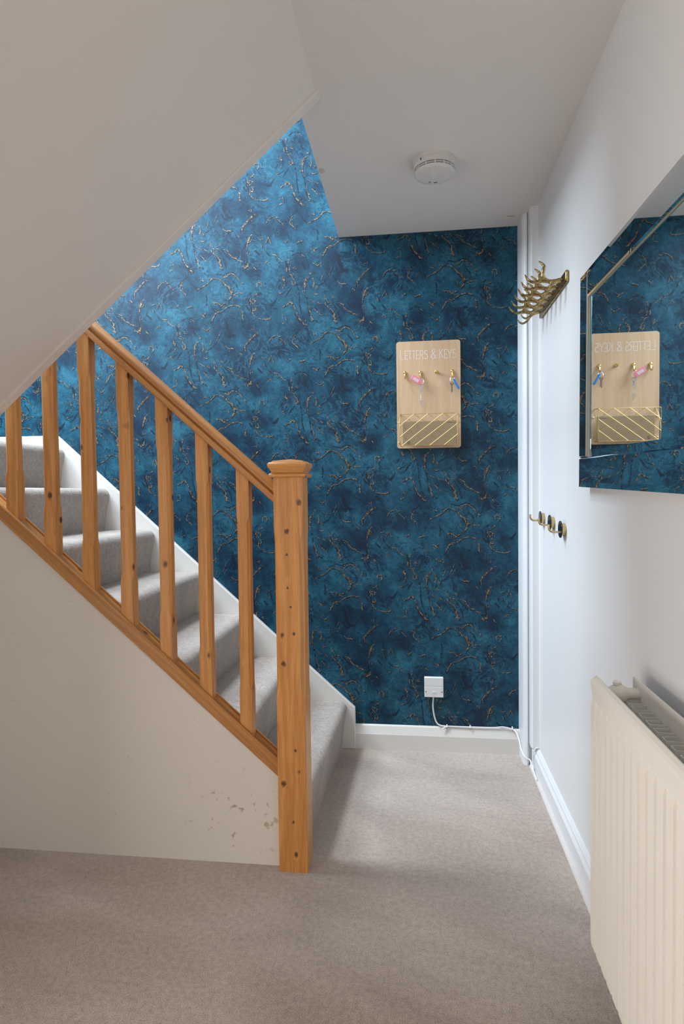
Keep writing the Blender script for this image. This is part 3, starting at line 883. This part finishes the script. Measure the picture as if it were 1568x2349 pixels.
def ribbon(mb, pts, w, y, th=.0004):
    P = [Vector((p[0], 0, p[1])) for p in pts]
    L_, R_ = [], []
    for i, p in enumerate(P):
        d1 = (P[i] - P[i - 1]).normalized() if i else (P[1] - P[0]).normalized()
        d2 = (P[i + 1] - P[i]).normalized() if i < len(P) - 1 else d1
        n1, n2 = Vector((-d1.z, 0, d1.x)), Vector((-d2.z, 0, d2.x))
        b = (n1 + n2)
        b = b.normalized() if b.length > .1 else n1
        k = w / 2 / max(.5, b.dot(n1))
        L_.append(p + b * k)
        R_.append(p - b * k)
    rings = [[(l.x, y, l.z), (r.x, y, r.z), (r.x, y - th, r.z), (l.x, y - th, l.z)] for l, r in zip(L_, R_)]
    mb.loft(rings)


def arc(cx, cz, rx, rz, a0, a1, n=9):
    return [(cx + rx * math.cos(R2(a0 + (a1 - a0) * k / n)), cz + rz * math.sin(R2(a0 + (a1 - a0) * k / n))) for k in range(n + 1)]


S_ = arc(.5, .77, .42, .23, 40, 270, 10)[:-1] + arc(.5, .27, .46, .27, 90, -150, 10)
GL = {
    'L': [[(0, 1), (0, 0), (1, 0)]],
    'E': [[(.95, 1), (0, 1), (0, 0), (1, 0)], [(0, .46), (.8, .46)]],
    'T': [[(0, 1), (1, 1)], [(.5, 1), (.5, 0)]],
    'R': [[(0, 0), (0, 1), (.5, 1)] + arc(.5, .74, .45, .26, 90, -90, 8)[1:] + [(0, .48)], [(.35, .48), (1, 0)]],
    'S': [S_],
    '&': [[(1, 0), (.25, .72)] + arc(.5, .80, .27, .20, 190, -30, 8) + [(.35, .50)] + arc(.45, .25, .43, .25, 120, 300, 8) + [(.95, .40)]],
    'K': [[(0, 1), (0, 0)], [(.95, 1), (0, .45)], [(.30, .62), (1, 0)]],
    'Y': [[(0, 1), (.5, .48), (1, 1)], [(.5, .48), (.5, 0)]],
}
for ch, a, b in (('L', 407, 445), ('E', 462, 497), ('T', 500, 544), ('T', 547, 590), ('E', 599, 634), ('R', 644, 686), ('S', 692, 735), ('&', 777, 832), ('K', 878, 921), ('E', 937, 972), ('Y', 974, 1022), ('S', 1031, 1073)):
    xa = -.0705 + (a - 405) * .0003705
    wch = (b - a) * .0003705
    mb = MB()
    for st_ in GL[ch]:
        ribbon(mb, [(xa + u * wch, 1.7835 + v * (.0425 if ch == 'L' else .0405 if ch in 'K&' else .0375)) for u, v in st_], .0018, BY + .0001)
    mb.build('letter', M['white_print'], board)
# brass cup hooks
HX = (-.051, .0185, .088, .1595)
for k, hx in enumerate(HX):
    hz = 1.7235
    hook = MB().lathe([(.0, 0), (.0075, .0), (.0080, .002), (.0072, .0055), (.0045, .0085), (.0, .0095)], (hx, BY + .0008, hz), (0, -1, 0), 20)
    hook = hook.build('hook', M['brass'], rack, smooth=True)
    if k != 2:
        path = smooth_path([(hx, BY - .003, hz - .002), (hx + .0005, BY - .005, hz - .012), (hx + .001, BY - .010, hz - .024), (hx + .001, BY - .018, hz - .029), (hx + .001, BY - .024, hz - .024), (hx + .001, BY - .026, hz - .016)], 4)
        n_ = len(path)
        MB().tube(path, [.0038 - .0012 * i / n_ for i in range(n_)], 8).build('prong', M['brass'], hook, smooth=True)
    else:
        path = smooth_path([(hx, BY - .004, hz), (hx + .001, BY - .012, hz + .001), (hx + .001, BY - .020, hz + .0)], 4)
        MB().tube(path, .0042, 8).build('prong', M['brass'], hook, smooth=True)
# wire basket
kx0, kx1, kz0, kz1 = -.074, .179, 1.392, 1.531
KY = D - .070
basket = MB()
top = [(kx0, BY + .002, kz1 + .006), (kx0, KY, kz1), (kx1, KY, kz1), (kx1, BY + .002, kz1 + .006)]
bot = [(kx0 + .004, BY + .002, kz0 + .003), (kx0 + .004, KY + .003, kz0), (kx1 - .001, KY + .003, kz0), (kx1 - .001, BY + .002, kz0 + .003)]
basket.tube(top[:2], .0013, 6)
wire_basket = MB().tube([top[1], top[2]], .0013, 6).build('wire_basket', M['brass_wire'], rack, smooth=True)


def wire(a, b, r=.0012):
    return MB().tube([a, b], r, 6).build('wire', M['brass_wire'], wire_basket, smooth=True)


wire(top[0], top[1], .0013)
wire(top[2], top[3], .0013)
wire(bot[1], bot[2], .0014)
wire(bot[0], bot[1], .0014)
wire(bot[2], bot[3], .0014)


def kpt(px, py):
    """a point on the bowed front face of the basket from its fractions"""
    u = (px - 400) / 693.0
    v = (1483 - py - (1 - u) * 0) / 385.0
    return (kx0 + u * (kx1 - kx0), KY - .0012 - .004 * math.sin(math.pi * min(max(v, 0), 1)), kz0 + min(max(v, 0), 1) * (kz1 - kz0))


for a, b in (((400, 1240), (572, 1098)), ((403, 1372), (738, 1098)), ((422, 1483), (916, 1098)), ((578, 1483), (1090, 1098)), ((757, 1483), (1093, 1222)), ((928, 1483), (1093, 1352))):
    pa, pb = kpt(*a), kpt(*b)
    mid = tuple((p + q) / 2 for p, q in zip(pa, pb))
    MB().tube([pa, (mid[0], min(mid[1], KY - .004), mid[2]), pb], .00125, 6).build('wire', M['brass_wire'], wire_basket, smooth=True)
for a, b in (((418, 1098), (935, 1483)), ((572, 1098), (1093, 1478)), ((738, 1098), (1093, 1358)), ((930, 1098), (1093, 1222)), ((402, 1215), (760, 1483)), ((402, 1345), (580, 1483))):
    pa, pb = kpt(*a), kpt(*b)
    pa, pb = (pa[0], KY + .0012, pa[2]), (pb[0], KY + .0012, pb[2])
    MB().tube([pa, pb], .0009, 6).build('wire', M['brass_wire'], wire_basket, smooth=True)
for xx, sgn in ((kx0, -1), (kx1, 1)):
    path = smooth_path([(xx, BY + .001, kz1 + .006), (xx + .003 * sgn, KY + .03, 1.50), (xx + .002 * sgn, KY + .012, 1.45), (xx - .002 * sgn, KY + .003, kz0)], 5)
    MB().tube(path, .0013, 6).build('wire', M['brass_wire'], wire_basket, smooth=True)
    MB().tube([(xx, KY, kz1), (xx, KY - .003, (kz0 + kz1) / 2), (xx - .002 * sgn, KY + .003, kz0)], .0013, 6).build('wire', M['brass_wire'], wire_basket, smooth=True)
    for zz in (1.500, 1.410):
        MB().lathe([(.0, 0), (.0035, 0), (.0035, .004), (.0, .006)], (xx + .006 * sgn, BY + .0005, zz), (0, -1, 0), 10).build('clip', M['brass'], rack, smooth=True)
# brown envelope standing in the basket
env = tag(empty('envelope', (.056, D - .033, kz0 + .003)), 'brown kraft envelope standing in the wire basket', 'envelope')
MB().box(-.062, .174, D - .036, D - .031, kz0 + .0025, 1.502).build('cover', M['kraft'], env, bevel=.001)
MB().box(.135, .168, D - .0363, D - .0358, 1.493, 1.4945).build('printed_line', M['ink'], env)
lg = MB()
ribbon(lg, arc(-.037, 1.4085, .0042, .0042, 0, 360, 16), .0022, D - .0359)
lg.build('printed_logo', M['ink'], env)
MB().box(-.046, -.026, D - .0363, D - .0358, 1.4005, 1.4018).build('printed_line', M['ink'], env)


# bunches of keys
def key_mesh(mb, x, z, y, L, ang, r=.009):
    """flat key hanging down from (x, z)"""
    ca, sa = math.cos(ang), math.sin(ang)

    def T(u, v, t):
        return (x + u * ca + v * sa, y + t, z - v * ca + u * sa)
    outer = [(r * math.cos(2 * math.pi * k / 14), r + r * math.sin(2 * math.pi * k / 14)) for k in range(14)]
    inner = [(.35 * r * math.cos(2 * math.pi * k / 14), .7 * r + .35 * r * math.sin(2 * math.pi * k / 14)) for k in range(14)]
    v, f = [], []
    for t in (0, .0018):
        v += [T(a, b, t) for a, b in outer] + [T(a, b, t) for a, b in inner]
    for k in range(14):
        j = (k + 1) % 14
        f += [(k, j, 14 + j, 14 + k), (28 + k, 42 + k, 42 + j, 28 + j), (k, 28 + k, 28 + j, j), (14 + k, 14 + j, 42 + j, 42 + k)]
    mb.add(v, f)
    blade = [(-.0028, 1.8 * r), (.0028, 1.8 * r), (.0028, L * .45), (.0048, L * .5), (.0030, L * .58), (.0052, L * .66), (.0034, L * .74), (.0050, L * .82), (.0030, L * .9), (0, L), (-.0028, L * .92)]
    mb.loft([[T(a, b, .0001) for a, b in blade], [T(a, b, .0017) for a, b in blade]])


kb = tag(empty('key_bunch', (.020, BY - .020, 1.694)), 'silver keys with a pink plastic tag hanging on the board', 'keys')
hy = BY - .020
ringc = Vector((.0205, hy, 1.680))
MB().tube([(ringc.x + .0125 * math.cos(2 * math.pi * k / 20), hy + .003 * math.sin(2 * math.pi * k / 20), ringc.z + .0155 * math.sin(2 * math.pi * k / 20)) for k in range(21)], .0013, 6).build('ring', M['silver'], kb, smooth=True)


def tilted(cx, cz, hw, hh, ang, y0, y1, r=.002):
    ca, sa = math.cos(ang), math.sin(ang)
    pts = []
    for sx, sz, a0 in ((1, 1, 0), (-1, 1, 90), (-1, -1, 180), (1, -1, 270)):
        for k in range(4):
            a = R2(a0 + 30 * k)
            u, v = sx * (hw - r) + r * math.cos(a), sz * (hh - r) + r * math.sin(a)
            pts.append((cx + u * ca - v * sa, cz + u * sa + v * ca))
    return MB().prism(pts, lambda u, v, t: (u, t, v), y0, y1)


pink = tilted(.0005, 1.6865, .0240, .0115, R2(-33), hy - .009, hy - .004, .004).build('tag', M['pink'], kb, bevel=.001)
tilted(-.001, 1.6860, .0150, .0070, R2(-33), hy - .0095, hy - .0088, .002).build('paper_insert', M['insert'], pink)
mb = MB()
key_mesh(mb, .021, 1.667, hy - .0015, .050, R2(-4), .010)
mb.build('key', M['silver'], kb)
mb = MB()
key_mesh(mb, .0195, 1.668, hy + .002, .040, R2(10), .009)
mb.build('key', M['silver'], kb)
chain = [(.021, hy + .001, 1.625 - .004 * k) for k in range(8)]
for k in range(7):
    MB().tube([(.0205 + .0022 * math.cos(2 * math.pi * q / 8) * (1 if k % 2 else .4), hy + .0022 * math.cos(2 * math.pi * q / 8) * (.4 if k % 2 else 1), 1.6215 - .0042 * k + .0032 * math.sin(2 * math.pi * q / 8)) for q in range(9)], .0007, 5).build('chain_link', M['silver'], kb, smooth=True)
mb = MB()
key_mesh(mb, .0215, 1.597, hy, .030, R2(6), .008)
mb.build('key', M['silver'], kb)
kb2 = tag(empty('key_bunch', (.1605, BY - .020, 1.694)), 'small steel key with a blue plastic tag on the end hook', 'keys')
MB().tube([(.159 + .010 * math.cos(2 * math.pi * k / 20), hy + .003 * math.sin(2 * math.pi * k / 20), 1.683 + .0125 * math.sin(2 * math.pi * k / 20)) for k in range(21)], .0013, 6).build('ring', M['silver'], kb2, smooth=True)
tilted(.1755, 1.6625, .0245, .0042, R2(-62), hy - .010, hy + .006, .002).build('tag', M['blue'], kb2, bevel=.001)
mb = MB()
key_mesh(mb, .157, 1.674, hy - .0015, .050, R2(-2), .0085)
mb.build('key', M['steel'], kb2)
mb = MB()
key_mesh(mb, .156, 1.675, hy + .002, .044, R2(5), .008)
mb.build('key', M['silver'], kb2)

# ------------------------------------------------------------------ telephone socket and cable
soc = tag(empty('telephone_socket', (.0675, D, .251)), 'square white telephone socket low on the blue wallpaper', 'socket')
MB().box(.0250, .1105, D - .018, D - .0006, .2515, .3415).build('back_box', M['plastic'], soc, bevel=.002)
MB().box(.0255, .1100, D - .022, D - .018, .3015, .3410).build('upper_plate', M['plastic'], soc, bevel=.0012)
lp = MB().box(.0255, .1100, D - .0225, D - .018, .2520, .3005).build('lower_plate', M['plastic'], soc, bevel=.0012)
for sx in (.032, .104):
    MB().lathe([(.0, 0), (.0022, 0), (.0022, .0012), (.0, .0012)], (sx, D - .0222, .277), (0, -1, 0), 10).build('screw', M['dark'], lp)
port = MB().box(.0605, .0765, D - .0235, D - .022, .2690, .2800).build('port', M['plastic'], lp, bevel=.0008)
MB().box(.0645, .0725, D - .0238, D - .0233, .2745, .2775).build('port_opening', M['white_print'], port)

cab = tag(empty('telephone_cable', (.25, D - .02, .117)), 'thin white telephone cable clipped along the skirting under the socket', 'cable')
cy_ = D - .012
path = smooth_path([(.0655, D - .010, .258), (.0630, D - .006, .205), (.069, D - .005, .160), (.0795, D - .006, .130), (.094, D - .008, .1190), (.126, D - .009, .1155), (.230, D - .010, .1155), (.330, D - .010, .1165), (.375, D - .010, .1205), (.415, D - .014, .1140), (.431, D - .030, .105), (.4395, 2.725, .078), (.4425, 2.70, .054), (.4475, 2.670, .042), (.458, 2.6565, .034), (.470, 2.652, .030), (.4735, 2.640, .024), (.4715, 2.622, .0165), (.4712, 2.60, .0152), (.4712, 2.56, .0150), (.4712, 2.50, .0145)], 5)
MB().tube(path, .0034, 8).build('flex', M['plastic'], cab, smooth=True)
path = smooth_path([(.4962, 2.598, .106), (.486, 2.596, .105), (.478, 2.600, .090), (.4755, 2.608, .060), (.4745, 2.606, .034), (.4725, 2.59, .0190), (.4720, 2.55, .0160)], 5)
MB().tube(path, .0028, 8).build('branch_flex', M['plastic'], cab, smooth=True)
MB().tube(smooth_path([(.104, D - .021, .106), (.112, D - .017, .111), (.124, D - .012, .1165)], 4), .0030, 8).build('cable_tail', M['plastic'], cab, smooth=True)
for cx in (.126, .230, .416):
    clip = MB().tube([(cx, D - .004, .113), (cx, D - .012, .1115), (cx, D - .0175, .1155), (cx, D - .012, .1205), (cx, D - .004, .121)], .0028, 8).build('cable_clip', M['plastic'], cab, smooth=True)
    MB().lathe([(0, 0), (.002, 0), (.002, .004), (0, .005)], (cx, D - .012, .1085), (0, -1, 0), 8).build('nail', M['steel'], clip)

# ------------------------------------------------------------------ antler coat rack
cr = tag(empty('coat_rack', (XR, 2.31, 1.89)), 'antique brass coat rack with a row of antler hooks', 'coat rack')
MB().box(XR - .012, XR - .0006, 2.090, 2.530, 1.871, 1.910).build('back_plate', M['antique'], cr, bevel=.005, seg=2)


def antler_mesh():
    nodes = [(-.002, 0, .000, .0105), (-.020, 0, -.004, .0085), (-.034, 0, -.006, .0075), (-.050, 0, -.003, .0075), (-.064, 0, .002, .0080),  # stem 0-4
             (-.066, .002, .020, .0060), (-.063, .003, .040, .0062), (-.060, .004, .050, .0058), (-.070, .004, .060, .0040), (-.080, .004, .067, .0018),  # up 5-9
             (-.084, -.001, -.004, .0062), (-.103, -.002, -.004, .0055), (-.117, -.003, .006, .0045), (-.126, -.003, .023, .0018),  # out 10-13
             (-.044, .004, -.020, .0058), (-.056, .007, -.037, .0052), (-.070, .009, -.044, .0046), (-.083, .010, -.038, .0036), (-.090, .010, -.026, .0015)]  # low 14-18
    ed = [(0, 1), (1, 2), (2, 3), (3, 4), (4, 5), (5, 6), (6, 7), (7, 8), (8, 9), (4, 10), (10, 11), (11, 12), (12, 13), (2, 14), (14, 15), (15, 16), (16, 17), (17, 18)]
    me = bpy.data.meshes.new('antler_hook')
    me.from_pydata([n[:3] for n in nodes], ed, [])
    o = bpy.data.objects.new('antler_hook', me)
    COL.objects.link(o)
    sk = o.modifiers.new('skin', 'SKIN')
    for i, n in enumerate(nodes):
        me.skin_vertices[0].data[i].radius = (n[3] * 1.12, n[3] * .92)
    me.skin_vertices[0].data[0].use_root = True
    sub = o.modifiers.new('sub', 'SUBSURF')
    sub.levels = sub.render_levels = 2
    dg = bpy.context.evaluated_depsgraph_get()
    me2 = bpy.data.meshes.new_from_object(o.evaluated_get(dg))
    me2.name = 'antler_hook'
    bpy.data.objects.remove(o)
    me2.materials.clear()
    me2.materials.append(M['antique'])
    for p in me2.polygons:
        p.use_smooth = True
    return me2


am = antler_mesh()
for k in range(6):
    o = bpy.data.objects.new('antler_hook', am)
    COL.objects.link(o)
    o.parent = cr
    o.location = (-.010, 2.128 + .0715 * k - 2.31, .0)

# ------------------------------------------------------------------ three round coat hooks
HK = (('round brass coat hook with black disc, at the mirror end of the row', 2.152, 1.0530, .0293), ('middle one of three round brass coat hooks with black discs', 2.321, 1.0677, .0288), ('round brass coat hook with black disc, beside the white corner trim', 2.495, 1.0765, .0280))
for lb, hy_, hz_, rf in HK:
    h = tag(empty('coat_hook', (XR, hy_, hz_)), lb, 'coat hook', 'round coat hooks below the antler rack')
    MB().lathe([(.0, .0005), (.0205, .0006), (.0205, .0140), (.0, .0142)], (XR, hy_, hz_), (-1, 0, 0), 32).build('spacer', M['brass_satin'], h, smooth=True)
    MB().lathe([(.0, .0138), (rf, .0140), (rf, .0164), (rf - .0006, .0170), (.0, .0170)], (XR, hy_, hz_), (-1, 0, 0), 40).build('disc', M['black'], h, smooth=True)
    path = [(XR - .0155, hy_ - .010, hz_ - .0085), (XR - .030, hy_ - .010, hz_ - .0085), (XR - .041, hy_ - .010, hz_ - .0085), (XR - .0475, hy_ - .010, hz_ - .0068), (XR - .0530, hy_ - .010, hz_ - .0020), (XR - .0552, hy_ - .010, hz_ + .0040), (XR - .0556, hy_ - .010, hz_ + .0160)]
    MB().tube(path, .0036, 12).build('arm', M['brass_satin'], h, smooth=True)

# ------------------------------------------------------------------ wall mirror in a mirrored frame
mir = tag(empty('wall_mirror', (XR, 1.79, 1.49)), 'large rectangular wall mirror framed with strips of mirror glass', 'mirror')
my0, my1, mz0, mz1 = .62, 1.843, 1.195, 1.7915
iy0, iy1, iz0, iz1 = .70, 1.7605, 1.279, 1.718
MB().box(XR - .014, XR - .0008, my0 + .03, my1 - .035, mz0 + .012, mz1 - .03).build('backing_board', M['mdf'], mir)


def strip(ya, yb_, za, zc, bev=(1, 1, 1, 1)):
    """fibreboard strip faced with mirror glass; bev: bevel width on -y, +y, -z, +z edges"""
    MB().box(XR - .0285, XR - .013, ya, yb_, za, zc).build('frame_core', M['mdf'], mir)
    g0, g1 = XR - .0288, XR - .0340
    b = [x * .014 for x in bev]
    e = .0022
    back = [(g0, ya, za), (g0, yb_, za), (g0, yb_, zc), (g0, ya, zc)]
    rim = [(g0 - e, ya, za), (g0 - e, yb_, za), (g0 - e, yb_, zc), (g0 - e, ya, zc)]
    fr = [(g1, ya + b[0], za + b[2]), (g1, yb_ - b[1], za + b[2]), (g1, yb_ - b[1], zc - b[3]), (g1, ya + b[0], zc - b[3])]
    gl = MB().loft([rim, fr], cap=False).add(fr, [(0, 1, 2, 3)]).build('mirror_strip', M['mirror'], mir)
    MB().loft([back, rim]).build('glass_edge', M['glass_edge'], gl)


strip(my0, my1, mz0, iz0, (1, 1, 1, .25))                      # lower strip runs the full width
strip(iy1, my1, iz0 + .0006, mz1, (.25, 1, .2, 1))             # far upright
strip(my0, iy0, iz0 + .0006, mz1, (1, .25, .2, 1))             # near upright
strip(iy0 + .0006, iy1 - .0006, iz1, mz1, (.2, .2, .25, 1))    # upper strip
g = XR - .0245
b = .020
rim = [(g, iy0 - .004, iz0 - .004), (g, iy1 + .004, iz0 - .004), (g, iy1 + .004, iz1 + .004), (g, iy0 - .004, iz1 + .004)]
fr = [(g - .0020, iy0 - .0035, iz0 + b), (g - .0020, iy1 + .0035, iz0 + b), (g - .0020, iy1 + .0035, iz1 + .0035), (g - .0020, iy0 - .0035, iz1 + .0035)]
MB().loft([rim, fr], cap=False).add(fr, [(0, 1, 2, 3)]).build('centre_glass', M['mirror'], mir)

mir.rotation_euler.x = .026          # hung a touch out of level

# ------------------------------------------------------------------ radiator
rad = tag(empty('radiator', (.42, .75, .18)), 'cream ribbed double panel radiator fixed to the white wall', 'radiator')
ry0, ry1, rz0, rz1 = .12, 1.362, .183, .785
RX = .3700
pitch = .0368


def panel_mesh(xf, sgn, ribs=True):
    """pressed steel panel, ribs on the face that looks to -x when sgn=1"""
    ys = [ry0]
    y = ry1 - .030
    prof = []
    while y > ry0 + .03:
        prof.append(y)
        y -= pitch
    cols = [(ry1, 1.0)]
    for yc in prof:
        cols += [(yc + .0052, 1.0), (yc + .0044, .0), (yc - .0040, .0), (yc - .0058, 1.0)]
    cols.append((ry0, 1.0))
    rows = [(rz0, 1.0, .006), (rz0 + .006, 1.0, .0015), (rz0 + .022, 1.0, .0002), (rz0 + .030, 1.0, .0), (rz1 - .066, 1.0, .0), (rz1 - .051, 2.0, .0), (rz1 - .047, 2.0, .0004), (rz1 - .022, 3.0, .0012), (rz1 - .016, 3.0, .0), (rz1 - .010, 3.0, .0004), (rz1 - .004, 3.0, .0050), (rz1, 3.0, .0112)]
    v, f = [], []
    for z, k, back in rows:
        for yy, h in cols:
            d = (1 - h) * .0062 if k == 1 else (.0038 if k == 2 else 0.0)
            v.append((xf + sgn * (d + back), yy, z))
    n = len(cols)
    for i in range(len(rows) - 1):
        for j in range(n - 1):
            f.append((i * n + j, i * n + j + 1, (i + 1) * n + j + 1, (i + 1) * n + j))
    mb = MB().add(v, f)
    # plain inner face and the edges
    xb = xf + sgn * .0135
    a = [(xb, ry1, rz0 + .004), (xb, ry0, rz0 + .004), (xb, ry0, rz1), (xb, ry1, rz1)]
    mb.add(a, [(0, 1, 2, 3)])
    for j in (0, n - 1):
        col = [v[i * n + j] for i in range(len(rows))]
        yy = col[0][1]
        poly = col + [(xb, yy, rz1), (xb, yy, rz0 + .004)]
        mb.add(poly, [tuple(range(len(poly)))])
    top_ = [v[(len(rows) - 1) * n], v[(len(rows) - 1) * n + n - 1], (xb, ry0, rz1), (xb, ry1, rz1)]
    mb.add(top_, [(0, 1, 2, 3)])
    bot_ = [v[0], v[n - 1], (xb, ry0, rz0 + .004), (xb, ry1, rz0 + .004)]
    mb.add(bot_, [(0, 1, 2, 3)])
    return mb


panel_mesh(RX, 1).build('front_panel', M['cream'], rad)
panel_mesh(.4705, -1).build('back_panel', M['cream'], rad)
# convector fins: U channels welded to the inner faces
fz0, fz1 = .235, .748


def fin_mesh(xa, xb):
    t = .0012
    w = .0125
    poly = [(xa, -w), (xb, -w + .002), (xb, w - .002), (xa, w), (xa, w - t), (xb - t * (1 if xb > xa else -1), w - .002 - t), (xb - t * (1 if xb > xa else -1), -w + .002 + t), (xa, -w + t)]
    return poly


fa = fb = None
k = 0
y = ry1 - .052
while y > ry0 + .04:
    for which, (xa, xb) in enumerate(((RX + .0137, RX + .0380), (.4570 - .0002, .4570 - .0300))):
        if k == 0:
            o = MB().prism(fin_mesh(xa, xb), lambda u, v, t: (u, y + v, t), fz0, fz1).build('convector_fin', M['fin'], rad)
            if which == 0: fa = o
            else: fb = o
            yfirst = y
        else:
            src = fa if which == 0 else fb
            o = src.copy()
            COL.objects.link(o)
            o.parent = rad
            o.location = (0, y - yfirst, 0)
    y -= .0386
    k += 1
con = MB().lathe([(.0, 0), (.0125, 0), (.0128, .014), (.0150, .020), (.0195, .028), (.0215, .036), (.0195, .044), (.0150, .051), (.0128, .057), (.0125, .076), (.0, .076)], (RX + .0115, 1.330, .757), (1, 0, 0), 24).build('connector', M['cream'], rad, smooth=True)
MB().lathe([(.0, 0), (.0085, 0), (.0085, .006), (.0062, .008), (.0, .008)], (RX + .045, 1.330, .7765), (0, 0, 1), 20).build('vent_cap', M['cream'], con, smooth=True)
for yy in (.35, 1.12):
    MB().box(.4695, XR - .0004, yy, yy + .03, .30, .66).build('wall_bracket', M['fin'], rad)
for yy in (.175, 1.307):
    MB().tube([(.4365, yy, .215), (.4365, yy, .0008)], .0075, 12).build('supply_pipe', M['cream'], rad, smooth=True)

# hall window and front door light openings get plain white frames
for nm, (a0, a1, b0, b1) in (('window_1', (-.90, .80, .10, 1.60)),):
    mb = MB().box(-2.69, -2.63, a0, a1, b0, b0 + .05).box(-2.69, -2.63, a0, a1, b1 - .05, b1).box(-2.69, -2.63, a0, a0 + .05, b0, b1).box(-2.69, -2.63, a1 - .05, a1, b0, b1).box(-2.69, -2.63, -.08, -.02, b0, b1)
    struct(mb.build(nm, M['gloss']))
mb = MB().box(-2.84, -2.78, 1.12, 2.48, 2.65, 2.70).box(-2.84, -2.78, 1.12, 2.48, 4.20, 4.25).box(-2.84, -2.78, 1.12, 1.17, 2.35, 4.25).box(-2.84, -2.78, 2.43, 2.48, 2.35, 4.25).box(-2.84, -2.78, 1.77, 1.83, 2.35, 4.25)
struct(mb.build('window_2', M['gloss']))
mb = MB().box(-2.66, -2.62, 1.45, 2.59, 4.91, 4.96).box(-1.78, -1.74, 1.45, 2.59, 4.91, 4.96).box(-2.66, -1.74, 1.45, 1.49, 4.91, 4.96).box(-2.66, -1.74, 2.55, 2.59, 4.91, 4.96)
struct(mb.build('window_3', M['gloss']))
